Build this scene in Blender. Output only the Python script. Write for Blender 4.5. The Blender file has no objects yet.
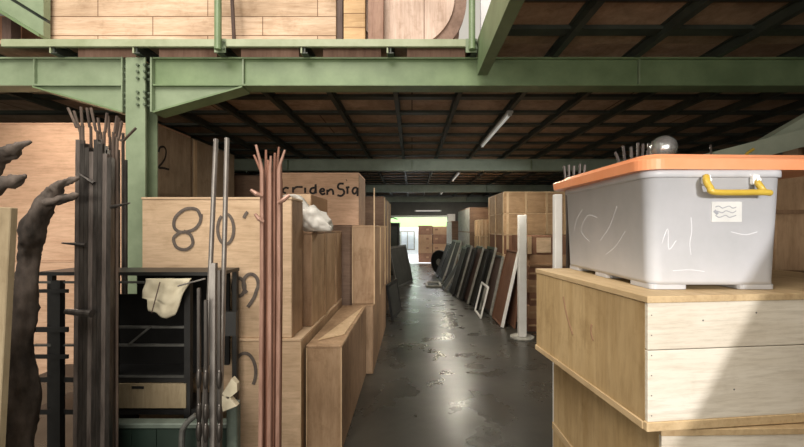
import bpy, bmesh, math, random
from mathutils import Vector, Matrix, noise
random.seed(7)
C = bpy.context.scene.collection
F, CX, CY, EYE = 370.0, 412.0, 228.0, 1.6
def PX(x, d): return (x - CX) / F * d            # lateral position of something seen at column x, d metres away
def PZ(y, d): return EYE - (y - CY) / F * d      # its height

# ------------------------------------------------------------------ materials
MATS = {}
def _nodes(name):
    m = bpy.data.materials.new(name); m.use_nodes = True
    nt = m.node_tree; b = nt.nodes['Principled BSDF']
    return m, nt, b
def wood(name, c1, c2, scale=(1.2, 9, 9), rough=.65, vary=.12, stain=.35, bump=.15, plank=None):
    m, nt, b = _nodes(name); N = nt.nodes; L = nt.links
    tc = N.new('ShaderNodeTexCoord'); mp = N.new('ShaderNodeMapping'); mp.inputs['Scale'].default_value = scale
    oi = N.new('ShaderNodeObjectInfo')
    add = N.new('ShaderNodeVectorMath'); add.operation = 'ADD'
    mul = N.new('ShaderNodeMath'); mul.operation = 'MULTIPLY'; mul.inputs[1].default_value = 37
    L.new(oi.outputs['Random'], mul.inputs[0]); L.new(tc.outputs['Object'], add.inputs[0]); L.new(mul.outputs[0], add.inputs[1])
    L.new(add.outputs[0], mp.inputs['Vector'])
    n1 = N.new('ShaderNodeTexNoise'); n1.inputs['Scale'].default_value = 2.2; n1.inputs['Detail'].default_value = 6; n1.inputs['Roughness'].default_value = .62
    n1.inputs['Distortion'].default_value = .6
    L.new(mp.outputs[0], n1.inputs['Vector'])
    r = N.new('ShaderNodeValToRGB'); r.color_ramp.elements[0].position = .32; r.color_ramp.elements[1].position = .68
    r.color_ramp.elements[0].color = (*c2, 1); r.color_ramp.elements[1].color = (*c1, 1)
    L.new(n1.outputs['Fac'], r.inputs[0])
    n2 = N.new('ShaderNodeTexNoise'); n2.inputs['Scale'].default_value = 1.7; n2.inputs['Detail'].default_value = 4
    L.new(add.outputs[0], n2.inputs['Vector'])
    r2 = N.new('ShaderNodeValToRGB'); r2.color_ramp.elements[0].position = .3; r2.color_ramp.elements[1].position = .6
    k = 1 - stain
    r2.color_ramp.elements[0].color = (k, k * .97, k * .93, 1); r2.color_ramp.elements[1].color = (1, 1, 1, 1)
    L.new(n2.outputs['Fac'], r2.inputs[0])
    mx = N.new('ShaderNodeMix'); mx.data_type = 'RGBA'; mx.blend_type = 'MULTIPLY'; mx.inputs['Factor'].default_value = 1
    L.new(r.outputs[0], mx.inputs['A']); L.new(r2.outputs[0], mx.inputs['B'])
    hv = N.new('ShaderNodeHueSaturation')
    mr = N.new('ShaderNodeMapRange'); mr.inputs['To Min'].default_value = 1 - vary; mr.inputs['To Max'].default_value = 1 + vary
    L.new(oi.outputs['Random'], mr.inputs['Value']); L.new(mr.outputs[0], hv.inputs['Value']); L.new(mx.outputs['Result'], hv.inputs['Color'])
    n4 = N.new('ShaderNodeTexNoise'); n4.inputs['Scale'].default_value = 9; n4.inputs['Detail'].default_value = 5; n4.inputs['Roughness'].default_value = .7
    L.new(mp.outputs[0], n4.inputs['Vector'])
    r4 = N.new('ShaderNodeValToRGB'); r4.color_ramp.elements[0].position = .30; r4.color_ramp.elements[1].position = .55
    r4.color_ramp.elements[0].color = (.66, .62, .57, 1); r4.color_ramp.elements[1].color = (1, 1, 1, 1); L.new(n4.outputs['Fac'], r4.inputs[0])
    n5 = N.new('ShaderNodeTexNoise'); n5.inputs['Scale'].default_value = 5.5; n5.inputs['Detail'].default_value = 7; n5.inputs['Roughness'].default_value = .7
    L.new(add.outputs[0], n5.inputs['Vector'])
    r5 = N.new('ShaderNodeValToRGB'); r5.color_ramp.elements[0].position = .28; r5.color_ramp.elements[1].position = .47
    r5.color_ramp.elements[0].color = (.62, .57, .50, 1); r5.color_ramp.elements[1].color = (1, 1, 1, 1); L.new(n5.outputs['Fac'], r5.inputs[0])
    m4 = N.new('ShaderNodeMix'); m4.data_type = 'RGBA'; m4.blend_type = 'MULTIPLY'; m4.inputs['Factor'].default_value = .55
    m5 = N.new('ShaderNodeMix'); m5.data_type = 'RGBA'; m5.blend_type = 'MULTIPLY'; m5.inputs['Factor'].default_value = min(1, stain * 2.2)
    L.new(hv.outputs[0], m4.inputs['A']); L.new(r4.outputs[0], m4.inputs['B']); L.new(m4.outputs['Result'], m5.inputs['A']); L.new(r5.outputs[0], m5.inputs['B'])
    out = m5.outputs['Result']
    if plank:                                     # boards: (row height, board length, axis swizzle)
        sp = N.new('ShaderNodeSeparateXYZ'); cb = N.new('ShaderNodeCombineXYZ'); L.new(tc.outputs['Object'], sp.inputs[0])
        a, c = plank[2]
        L.new(sp.outputs[a], cb.inputs[0]); L.new(sp.outputs[c], cb.inputs[1])
        bk = N.new('ShaderNodeTexBrick'); bk.inputs['Scale'].default_value = 1
        bk.inputs['Brick Width'].default_value = plank[1]; bk.inputs['Row Height'].default_value = plank[0]
        bk.inputs['Mortar Size'].default_value = plank[3] if len(plank) > 3 else .004
        bk.inputs['Color1'].default_value = (1, 1, 1, 1); bk.inputs['Color2'].default_value = (.8, .78, .74, 1); bk.inputs['Mortar'].default_value = (.28, .22, .18, 1)
        L.new(cb.outputs[0], bk.inputs['Vector'])
        m2 = N.new('ShaderNodeMix'); m2.data_type = 'RGBA'; m2.blend_type = 'MULTIPLY'; m2.inputs['Factor'].default_value = 1
        L.new(out, m2.inputs['A']); L.new(bk.outputs['Color'], m2.inputs['B']); out = m2.outputs['Result']
    L.new(out, b.inputs['Base Color'])
    b.inputs['Roughness'].default_value = rough; b.inputs['Specular IOR Level'].default_value = .25
    bp = N.new('ShaderNodeBump'); bp.inputs['Strength'].default_value = bump; bp.inputs['Distance'].default_value = .01
    L.new(n1.outputs['Fac'], bp.inputs['Height']); L.new(bp.outputs[0], b.inputs['Normal'])
    MATS[name] = m; return m
def paint(name, c1, c2=None, rough=.5, metal=0., scale=6, bump=.05, lo=.35, hi=.65, spec=.5, stretch=(1, 1, 1)):
    c2 = c2 or tuple(x * .75 for x in c1)
    m, nt, b = _nodes(name); N = nt.nodes; L = nt.links
    tc = N.new('ShaderNodeTexCoord'); mp = N.new('ShaderNodeMapping'); mp.inputs['Scale'].default_value = stretch
    L.new(tc.outputs['Object'], mp.inputs[0])
    n1 = N.new('ShaderNodeTexNoise'); n1.inputs['Scale'].default_value = scale; n1.inputs['Detail'].default_value = 6; n1.inputs['Roughness'].default_value = .65
    L.new(mp.outputs[0], n1.inputs['Vector'])
    r = N.new('ShaderNodeValToRGB'); r.color_ramp.elements[0].position = lo; r.color_ramp.elements[1].position = hi
    r.color_ramp.elements[0].color = (*c2, 1); r.color_ramp.elements[1].color = (*c1, 1)
    L.new(n1.outputs['Fac'], r.inputs[0]); L.new(r.outputs[0], b.inputs['Base Color'])
    b.inputs['Roughness'].default_value = rough; b.inputs['Metallic'].default_value = metal; b.inputs['Specular IOR Level'].default_value = spec
    if bump:
        bp = N.new('ShaderNodeBump'); bp.inputs['Strength'].default_value = bump; bp.inputs['Distance'].default_value = .01
        L.new(n1.outputs['Fac'], bp.inputs['Height']); L.new(bp.outputs[0], b.inputs['Normal'])
    MATS[name] = m; return m

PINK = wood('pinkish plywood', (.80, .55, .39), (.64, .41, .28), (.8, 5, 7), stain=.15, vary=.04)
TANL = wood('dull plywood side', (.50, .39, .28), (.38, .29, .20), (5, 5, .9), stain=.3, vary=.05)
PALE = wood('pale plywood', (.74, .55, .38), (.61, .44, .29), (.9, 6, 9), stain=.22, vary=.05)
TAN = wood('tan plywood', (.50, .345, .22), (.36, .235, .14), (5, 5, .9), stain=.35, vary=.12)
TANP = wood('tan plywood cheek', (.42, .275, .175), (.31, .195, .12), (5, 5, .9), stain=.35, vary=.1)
BATT = wood('batten pine', (.72, .54, .35), (.58, .42, .26), (6, 6, .9), stain=.2, vary=.12)
NEARS = wood('yellow plywood', (.57, .42, .23), (.44, .305, .15), (6, 5, .7), stain=.28, vary=.03, bump=.2)
NEARLIT = wood('light-whitened plywood', (.74, .69, .60), (.67, .61, .51), (.9, 6, 9), stain=.14, vary=.03)  # same plywood as the sides, whitened: light on the front put into colour
NEART = wood('lid plywood', (.62, .47, .28), (.50, .36, .2), (5, .9, 5), stain=.2, vary=.03)
UPST = wood('planked pine', (.74, .57, .43), (.54, .38, .26), (1.2, 9, 12), stain=.3, vary=.05, plank=(.165, .95, (0, 2), .004))
UPY = wood('yellow planks', (.68, .48, .28), (.52, .34, .18), (1.2, 9, 12), stain=.25, plank=(.12, .5, (0, 2), .004))
UPB = wood('brown boards', (.40, .26, .2), (.28, .17, .13), (8, 8, 1), stain=.3)
DRUM = wood('weathered drum boards', (.70, .56, .49), (.54, .40, .33), (9, 9, .8), stain=.3, plank=(6, .36, (0, 2), .004))
DRUMR = wood('drum rim', (.36, .25, .2), (.25, .17, .14), (4, 4, 4), stain=.3)
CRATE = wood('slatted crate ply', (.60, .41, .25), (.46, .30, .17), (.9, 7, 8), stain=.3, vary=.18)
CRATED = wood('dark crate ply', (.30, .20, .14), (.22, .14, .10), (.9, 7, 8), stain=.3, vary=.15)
CARD = paint('cardboard', (.40, .25, .15), (.32, .19, .11), rough=.85, scale=3, spec=.1)
CARDR = paint('reddish cardboard', (.26, .14, .09), (.19, .10, .065), rough=.85, scale=3, spec=.1)
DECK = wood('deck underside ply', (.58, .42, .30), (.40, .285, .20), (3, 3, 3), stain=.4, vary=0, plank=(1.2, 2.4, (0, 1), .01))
GREEN = paint('green painted steel', (.19, .265, .14), (.13, .19, .095), rough=.45, scale=4, bump=.03)
GREENB = paint('pale green painted steel', (.25, .315, .205), (.185, .24, .15), rough=.45, scale=4, bump=.03)
TOE = paint('cream green edge steel', (.36, .40, .27), (.27, .31, .19), rough=.5, scale=5)
JOIST = paint('dark green steel', (.052, .062, .048), (.03, .037, .03), rough=.55, scale=5)
GREENC = paint('greyish green steel', (.33, .40, .32), (.26, .32, .25), rough=.5, scale=4, bump=.03)
PLANKG = paint('pale green plank', (.46, .52, .42), (.36, .41, .33), rough=.6, scale=4)
STICK = paint('sticker paper', (.66, .66, .64), (.58, .58, .57), rough=.6, scale=12, bump=0)
BOLT = paint('bolt steel', (.16, .21, .14), (.08, .1, .07), rough=.4, metal=.3, scale=30)
BLACK = paint('black steel', (.018, .018, .018), (.010, .010, .010), rough=.42, scale=10)
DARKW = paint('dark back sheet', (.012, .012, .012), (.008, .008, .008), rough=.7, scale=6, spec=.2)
GREYEDGE = paint('worn grey steel', (.14, .14, .13), (.08, .08, .075), rough=.4, metal=.4, scale=12)
IRON = paint('oily iron rod', (.12, .108, .10), (.05, .045, .042), rough=.30, metal=.7, scale=9, stretch=(4, 4, .5))
IRONL = paint('greyish iron rod', (.20, .17, .155), (.09, .075, .068), rough=.42, metal=.5, scale=9, stretch=(4, 4, .5))
IRONB = paint('brownish iron rod', (.17, .125, .10), (.07, .052, .045), rough=.45, metal=.4, scale=9, stretch=(4, 4, .5))
COPPER = paint('copper coated rod', (.36, .175, .12), (.20, .095, .065), rough=.42, metal=.25, scale=8, stretch=(4, 4, .5))
COPPERL = paint('pink coated rod', (.48, .29, .23), (.28, .155, .115), rough=.42, metal=.2, scale=8, stretch=(4, 4, .5))
GALV = paint('galvanised pipe', (.36, .34, .32), (.22, .2, .19), rough=.35, metal=.6, scale=10, stretch=(3, 3, .6))
BARK = paint('dark bark', (.15, .118, .10), (.04, .032, .027), rough=.8, scale=9, bump=.7, stretch=(1, 1, .5))
CLOTH = paint('cream cloth', (.62, .57, .44), (.50, .45, .33), rough=.9, scale=7, bump=.1, spec=.1)
BAG = paint('white plastic sack', (.72, .70, .66), (.60, .58, .54), rough=.4, scale=5, bump=.1)
WHITE = paint('white painted post', (.88, .88, .86), (.80, .79, .76), rough=.5, scale=6)
BIN = paint('milky plastic', (.60, .60, .63), (.50, .51, .53), rough=.38, scale=2.2, bump=.02)
SCUFF = paint('white scuff', (.67, .67, .70), (.62, .62, .65), rough=.6, scale=9)
ORANGE = paint('orange plastic', (.84, .36, .19), (.78, .29, .13), rough=.38, scale=3, bump=.02)
YELLOW = paint('yellow plastic', (.62, .44, .07), (.5, .34, .04), rough=.4, scale=5, bump=0)
CHROME = paint('polished steel', (.8, .8, .78), (.72, .72, .7), rough=.25, metal=.75, scale=3, bump=0)
INK = paint('black spray paint', (.055, .05, .048), (.035, .03, .03), rough=.8, scale=20, spec=.1)
GREYB = wood('greyish board', (.40, .33, .22), (.30, .24, .155), (6, 5, .7), stain=.25)
INKF = paint('faded spray paint', (.17, .14, .12), (.11, .09, .08), rough=.8, scale=20, spec=.1)
PRINT = paint('faint grey print', (.36, .37, .4), (.3, .31, .34), rough=.8, scale=20)
PANELD = paint('dark panel face', (.032, .033, .028), (.016, .017, .015), rough=.8, scale=4)
PANELB = wood('brown door skin', (.20, .10, .062), (.14, .068, .042), (8, 8, .8), stain=.2)
PANELM = wood('mauve brown panel', (.12, .082, .07), (.08, .055, .048), (8, 8, .8), stain=.2)
FRAMEG = paint('grey wood frame', (.36, .35, .31), (.20, .195, .175), rough=.6, scale=9)
GREENBOX = paint('dark green plastic', (.018, .034, .026), (.01, .02, .015), rough=.45, scale=5)
GREENTUBE = paint('pale green tube', (.13, .16, .135), (.07, .09, .075), rough=.5, scale=6)
OUTW = paint('white outdoor wall', (.80, .82, .86), (.72, .74, .78), rough=.8, scale=1.5)
OUTG = paint('outdoor paving', (.55, .57, .6), (.48, .5, .52), rough=.7, scale=2)
AWN = paint('lime awning', (.27, .46, .15), (.22, .42, .17), rough=.8, scale=.8)
WALL = paint('dim grey wall', (.17, .17, .155), (.12, .12, .11), rough=.8, scale=1)
LAMP = paint('lamp housing', (.5, .5, .48), (.4, .4, .38), rough=.4, scale=6)
TUBEM, nt_, b_ = _nodes('fluorescent tube'); b_.inputs['Base Color'].default_value = (.8, .8, .76, 1)
b_.inputs['Emission Color'].default_value = (1, .97, .88, 1); b_.inputs['Emission Strength'].default_value = .25
# floor: dark power-floated concrete, uneven gloss
FLOOR, nt, b = _nodes('dark glossy concrete'); N = nt.nodes; L = nt.links
tc = N.new('ShaderNodeTexCoord'); n1 = N.new('ShaderNodeTexNoise'); n1.inputs['Scale'].default_value = .9; n1.inputs['Detail'].default_value = 8; n1.inputs['Roughness'].default_value = .6
L.new(tc.outputs['Object'], n1.inputs['Vector'])
r = N.new('ShaderNodeValToRGB'); r.color_ramp.elements[0].position = .38; r.color_ramp.elements[1].position = .66
r.color_ramp.elements[0].color = (.022, .021, .0175, 1); r.color_ramp.elements[1].color = (.064, .060, .050, 1)
L.new(n1.outputs['Fac'], r.inputs[0]); L.new(r.outputs[0], b.inputs['Base Color'])
n2 = N.new('ShaderNodeTexNoise'); n2.inputs['Scale'].default_value = 2.3; n2.inputs['Detail'].default_value = 6; L.new(tc.outputs['Object'], n2.inputs['Vector'])
mr = N.new('ShaderNodeMapRange'); mr.inputs['From Min'].default_value = .35; mr.inputs['From Max'].default_value = .65; mr.inputs['To Min'].default_value = .25; mr.inputs['To Max'].default_value = .33
L.new(n2.outputs['Fac'], mr.inputs['Value']); L.new(mr.outputs[0], b.inputs['Roughness'])
n3 = N.new('ShaderNodeTexNoise'); n3.inputs['Scale'].default_value = 7; n3.inputs['Detail'].default_value = 4; L.new(tc.outputs['Object'], n3.inputs['Vector'])
bp = N.new('ShaderNodeBump'); bp.inputs['Strength'].default_value = .07; bp.inputs['Distance'].default_value = .02
L.new(n3.outputs['Fac'], bp.inputs['Height']); L.new(bp.outputs[0], b.inputs['Normal'])

# ------------------------------------------------------------------ mesh builder
class MB:
    def __init__(s): s.bm = bmesh.new()
    def box(s, x0, x1, y0, y1, z0, z1, bev=0):
        r = bmesh.ops.create_cube(s.bm, size=1)
        M = Matrix.Translation(((x0 + x1) / 2, (y0 + y1) / 2, (z0 + z1) / 2)) @ Matrix.Diagonal((abs(x1 - x0), abs(y1 - y0), abs(z1 - z0), 1))
        bmesh.ops.transform(s.bm, matrix=M, verts=r['verts'])
        if bev:
            es = list({e for v in r['verts'] for e in v.link_edges})
            bmesh.ops.bevel(s.bm, geom=es, offset=bev, segments=1, affect='EDGES', profile=.5)
        return s
    def tube(s, pts, rad, seg=8, cap=True, flat=None):
        pts = [Vector(p) for p in pts]; n = len(pts)
        rads = rad if isinstance(rad, (list, tuple)) else [rad] * n
        prev = None; rings = []
        for i, p in enumerate(pts):
            t = (pts[min(i + 1, n - 1)] - pts[max(i - 1, 0)]).normalized()
            if prev is None:
                a = Vector((0, 1, 0)) if abs(t.y) < .9 else Vector((1, 0, 0))
            else: a = prev
            u = (a - t * a.dot(t)).normalized(); prev = u; w = t.cross(u)
            off = math.pi / 4 if seg == 4 else 0
            ring = []
            for k in range(seg):
                an = 2 * math.pi * k / seg + off
                o = (u * math.cos(an) + w * math.sin(an)) * rads[i]
                if flat is not None: o[flat] *= .18
                ring.append(s.bm.verts.new(p + o))
            rings.append(ring)
        for a, c in zip(rings, rings[1:]):
            for k in range(seg): s.bm.faces.new((a[k], a[(k + 1) % seg], c[(k + 1) % seg], c[k]))
        if cap:
            s.bm.faces.new(rings[0][::-1]); s.bm.faces.new(rings[-1])
        return s
    def prism(s, poly, axis, a0, a1):
        """extrude a 2-D outline along an axis ('x','y','z')"""
        def mk(p, a):
            return {'y': (p[0], a, p[1]), 'x': (a, p[0], p[1]), 'z': (p[0], p[1], a)}[axis]
        A = [s.bm.verts.new(mk(p, a0)) for p in poly]; B = [s.bm.verts.new(mk(p, a1)) for p in poly]
        s.bm.faces.new(A); s.bm.faces.new(B[::-1]); n = len(poly)
        for k in range(n): s.bm.faces.new((A[k], B[k], B[(k + 1) % n], A[(k + 1) % n]))
        return s
    def lathe(s, prof, seg=20, axis='z', o=(0, 0, 0)):
        rings = []
        for (r, h) in prof:
            ring = []
            for k in range(seg):
                an = 2 * math.pi * k / seg; c, d = r * math.cos(an), r * math.sin(an)
                v = {'z': (c, d, h), 'y': (c, h, d), 'x': (h, c, d)}[axis]
                ring.append(s.bm.verts.new((v[0] + o[0], v[1] + o[1], v[2] + o[2])))
            rings.append(ring)
        for a, c in zip(rings, rings[1:]):
            for k in range(seg): s.bm.faces.new((a[k], a[(k + 1) % seg], c[(k + 1) % seg], c[k]))
        s.bm.faces.new(rings[0][::-1]); s.bm.faces.new(rings[-1])
        return s
    def rrect(s, rings, seg=6):
        """loft of rounded rectangles (z, x0, x1, y0, y1, radius)"""
        rs = []
        for (z, x0, x1, y0, y1, r) in rings:
            ring = []
            for (cx, cy, a0) in ((x1 - r, y1 - r, 0), (x0 + r, y1 - r, 90), (x0 + r, y0 + r, 180), (x1 - r, y0 + r, 270)):
                for k in range(seg + 1):
                    a = math.radians(a0 + 90 * k / seg); ring.append(s.bm.verts.new((cx + r * math.cos(a), cy + r * math.sin(a), z)))
            rs.append(ring)
        n = len(rs[0])
        for a, c in zip(rs, rs[1:]):
            for k in range(n): s.bm.faces.new((a[k], a[(k + 1) % n], c[(k + 1) % n], c[k]))
        s.bm.faces.new(rs[0][::-1]); s.bm.faces.new(rs[-1]); return s
    def build(s, name, mat, parent=None, loc=(0, 0, 0), smooth=False):
        bmesh.ops.recalc_face_normals(s.bm, faces=s.bm.faces)
        me = bpy.data.meshes.new(name); s.bm.to_mesh(me); s.bm.free()
        me.materials.append(mat)
        if smooth:
            for p in me.polygons: p.use_smooth = True
        o = bpy.data.objects.new(name, me); C.objects.link(o); o.location = loc
        if parent: o.parent = parent
        return o
def tag(o, label, cat, group=None):
    o['label'] = label; o['category'] = cat
    if group: o['group'] = group
    return o
def thing(name, label, cat, loc=(0, 0, 0), rotz=0, group=None):
    o = bpy.data.objects.new(name, None); C.objects.link(o); o.empty_display_size = .1
    o.location = loc; o.rotation_euler = (0, 0, rotz)
    return tag(o, label, cat, group)
def struct(o): o['kind'] = 'structure'; return o
def B(x0, x1, y0, y1, z0, z1, name, mat, parent=None, bev=0, loc=(0, 0, 0)):
    return MB().box(x0, x1, y0, y1, z0, z1, bev).build(name, mat, parent, loc)
def smooth_path(pts, n=5):
    P = [Vector(p) for p in pts]; out = []
    for i in range(len(P) - 1):
        p0, p1, p2, p3 = P[max(i - 1, 0)], P[i], P[i + 1], P[min(i + 2, len(P) - 1)]
        for k in range(n):
            t = k / n
            out.append(.5 * ((2 * p1) + (p2 - p0) * t + (2 * p0 - 5 * p1 + 4 * p2 - p3) * t * t + (3 * p1 - p0 - 3 * p2 + p3) * t ** 3))
    out.append(P[-1]); return out
def ORD(k): return ['first', 'second', 'third', 'fourth', 'fifth', 'sixth', 'seventh', 'eighth', 'ninth', 'tenth', 'eleventh', 'twelfth'][k]

# ------------------------------------------------------------------ the building
WB = 16.62
DZ = EYE + 1.468                                   # underside of the mezzanine deck
struct(B(-6, 7, -4, WB + .2, -.1, 0, 'floor', FLOOR))
struct(B(-6.2, -6, -4, WB + .2, 0, 6.5, 'wall_left', WALL))
struct(B(7, 7.2, -4, WB + .2, 0, 6.5, 'wall_right', WALL))
OX0, OX1, OZ = PX(389, WB), PX(449, WB), PZ(215.5, WB)
w = MB(); w.box(-6, OX0, WB, WB + .2, 0, 6.5); w.box(OX1, 7, WB, WB + .2, 0, 6.5); w.box(OX0, OX1, WB, WB + .2, OZ, 6.5)
struct(w.build('wall_back', WALL))
w = MB(); w.box(OX0 - .02, OX0 + .09, WB - .06, WB, 0, OZ); w.box(OX1 - .09, OX1 + .02, WB - .06, WB, 0, OZ); w.box(OX0 + .09, OX1 - .09, WB - .06, WB, OZ - .08, OZ)
struct(w.build('trim_1', WHITE))
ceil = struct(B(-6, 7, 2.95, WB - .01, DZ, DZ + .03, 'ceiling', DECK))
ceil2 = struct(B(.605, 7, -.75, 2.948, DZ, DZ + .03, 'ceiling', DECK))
PB = DZ - .085
xs = [PX(x, 3.0) for x in (-102, -20, 62, 143, 225, 307, 391)]
step = .6635
k = xs[-1] + step
while k < 6.8: xs.append(k); k += step
for x in xs:                                       # joists running away from the viewer
    y0 = 2.93 if x < .5 else -.7
    m = MB(); m.box(x - .006, x + .006, y0, WB - .03, PB + .008, DZ - .008); m.box(x - .024, x + .024, y0, WB - .03, PB, PB + .008); m.box(x - .03, x + .03, y0, WB - .03, DZ - .008, DZ - .001)
    m.build('joist', JOIST, ceil)
    if x < .45:
        B(x - .03, x - .018, 2.925, 2.985, PB + .001, DZ - .001, 'joist_cleat', TOE, ceil)
        if x > -3.5: B(x + .13, x + .6, 3.0, 3.015, PB + .002, DZ - .002, 'edge_board', UPB, ceil)
y = 3.55
while y < WB - .1:
    m = MB(); m.box(-6, 6.9, y - .05, y + .05, DZ - .03, DZ - .001); m.build('cross_batten', JOIST, ceil); y += .555
for y in (1.2, 1.75, 2.3, 2.72):
    m = MB(); m.box(.56, 6.9, y - .05, y + .05, DZ - .03, DZ - .001); m.build('cross_batten', JOIST, ceil)

# main green frame
BB = PZ(85.5, 3.0); BT = PZ(57, 3.0)               # main beam bottom / top
beam = thing('steel_beam', 'long pale green steel beam with bolted joint carrying the plank-loaded mezzanine edge', 'beam', (0, 3.0, BB))
hb = BT - BB
colx0, colx1 = PX(127.5, 3.0), PX(147, 3.0)
for (x0, x1) in ((-6, colx0 - .042), (colx1 + .045, 7)):
    m = MB(); m.box(x0, x1, 0, .15, 0, .014); m.box(x0, x1, 0, .15, hb - .012, hb); m.box(x0, x1, .03, .05, .014, hb - .012)
    m.build('girder', GREENB if x0 < -3 else GREEN, beam)
for px in (33, 242.5, 640):
    m = MB(); X = PX(px, 3.0); m.box(X - .006, X + .006, .005, .03, .014, hb - .012); m.build('stiffener', GREENB, beam)
# haunches
for (xc, xt) in ((colx0 - .042, PX(32, 3.0)), (colx1 + .045, PX(242, 3.0))):
    s = 1 if xt > xc else -1
    zb = PZ(111, 3.0) - BB
    m = MB(); m.prism([(xc, -.001), (xt, -.001), (xc, zb)], 'y', .03, .05)
    m.build('haunch_plate', GREENB, beam)
    m = MB(); m.prism([(xc, zb), (xt, -.001), (xt, -.014), (xc, zb - .014)], 'y', 0, .15); m.build('haunch_flange', GREEN, beam)
column = thing('steel_column', 'green H-section steel column with bolted beam plates behind the black rods', 'column', ((colx0 + colx1) / 2, 3.0, 0))
hw = (colx1 - colx0) / 2
m = MB(); m.box(-hw, hw, -.02, -.006, .015, BT - .012); m.box(-hw, hw, .115, .129, .015, BT - .002); m.box(-.006, .006, -.006, .115, .015, BT - .002)
m.build('shaft', GREENB, column)
B(-.14, .14, -.1, .2, 0, .015, 'base_plate', GREEN, column)
for s, X in ((-1, -hw - .010), (1, hw + .006)):
    if s > 0: B(hw + .030, hw + .044, -.008, .14, PZ(112, 3) , BT - .004, 'end_plate', GREENB, column)
    else: B(-hw - .041, -hw - .030, -.015, .14, PZ(112, 3), BT - .004, 'end_plate', GREENB, column)
for yy in (65.5, 72, 78.5, 92.5, 98.5, 105):
    for px in (138.5, 145.5):
        m = MB(); m.lathe([(.011, -.018), (.011, 0)], 6, 'y', (PX(px, 2.98) - (colx0 + colx1) / 2, -.02, PZ(yy, 2.98))); m.build('bolt', BOLT, column)
    m = MB(); m.lathe([(.012, 0), (.012, .022), (.007, .022), (.007, .034)], 6, 'x', (-hw - .029, .008, PZ(yy, 2.98))); m.build('bolt', BOLT, column)
    m = MB(); m.lathe([(.012, 0), (.012, .024)], 6, 'x', (hw + .005, .008, PZ(yy, 2.98))); m.build('bolt', BOLT, column)
# toe angle along the mezzanine edge
toe = tag(MB().box(PX(3, 2.93), PX(475, 2.93), 2.915, 2.945, PZ(47.2, 2.93), PZ(40, 2.93)).build('edge_angle', TOE), 'cream green steel edge strip along the mezzanine lip under the planked crate', 'edge strip')
for i, (px, lab) in enumerate(((218, 'green railing post in front of the long planked crate upstairs'), (472, 'green railing post beside the round wooden drum upstairs'))):
    t = thing('railing_post', lab, 'post', (PX(px, 2.88), 2.88, BT + .002))
    MB().tube([(0, 0, 0), (0, 0, 1.15)], .026, 12).build('tube', GREEN, t, smooth=False)
    m = MB(); m.box(-.045, .045, .028, .033, PZ(51, 2.88) - BT, PZ(37, 2.88) - BT); m.build('bracket', GREENB, t)
    for zz in (48, 41):
        MB().lathe([(.010, 0), (.010, .014)], 6, 'x', (.03, .012, PZ(zz, 2.88) - BT)).build('bolt', BOLT, t)
# beam running towards the viewer
SX = PX(477, 3.0)
m = MB(); zb, zt = EYE + 1.216, DZ + .032; m.box(SX - .006, SX + .006, -.7, 2.948, zb, zt); m.box(SX + .006, SX + .075, -.7, 2.948, zb, zb + .012)
tag(m.build('edge_channel', GREEN), 'green steel channel running overhead towards the viewer from the main beam', 'beam')
for i, (d, lab) in enumerate(((7.4, 'grey green cross beam, next one deeper in past the main beam'), (11.85, 'dim cross beam, third one counting away from the viewer'), (16.3, 'dim cross beam farthest in, just before the bright doorway'))):
    t = thing('cross_beam', lab, 'beam', (0, d, PB - .232))
    m = MB(); m.box(-6, 7, 0, .16, 0, .014); m.box(-6, 7, 0, .16, .216, .23); m.box(-6, 7, .07, .09, .014, .216); m.build('girder', GREENC, t)
    for X in (-2.5, .0, 2.4): B(X - .006, X + .006, .005, .07, .014, .216, 'stiffener', GREENB, t)
# lamps
def tube_lamp(d0, d1, X, lab):
    z = PB - .0245
    t = thing('fluorescent_lamp', lab, 'lamp', (X, d0, z), group='tube lamps under the deck')
    B(-.035, .035, 0, d1 - d0, 0, .024, 'housing', LAMP, t)
    MB().tube([(0, .04, -.018), (0, d1 - d0 - .04, -.018)], .016, 10).build('glass_tube', TUBEM, t)
    for yy in (.02, d1 - d0 - .02): B(-.02, .02, yy - .018, yy + .018, -.036, 0, 'tube_holder', LAMP, t)
tube_lamp(4.35, 6.1, xs[8], 'grey fluorescent tube lamp under the deck, the nearest one')
tube_lamp(8.9, 10.5, xs[8], 'small fluorescent tube lamp between the second and third cross beams')
tube_lamp(13.2, 14.7, xs[8], 'faint fluorescent tube lamp farthest in, near the bright doorway')

t = thing('fluorescent_lamp', 'horizontal pale tube lamp on the end wall above the bright doorway', 'lamp', (PX(428, WB), WB - .09, PZ(211, WB)), group='tube lamps under the deck')
B(-.6, .6, .03, .088, -.03, .04, 'housing', LAMP, t); MB().tube([(-.58, 0, 0), (.58, 0, 0)], .028, 10).build('glass_tube', TUBEM, t)
for xx in (-.56, .56): B(xx - .02, xx + .02, -.03, .03, -.03, .03, 'tube_holder', LAMP, t)

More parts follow.
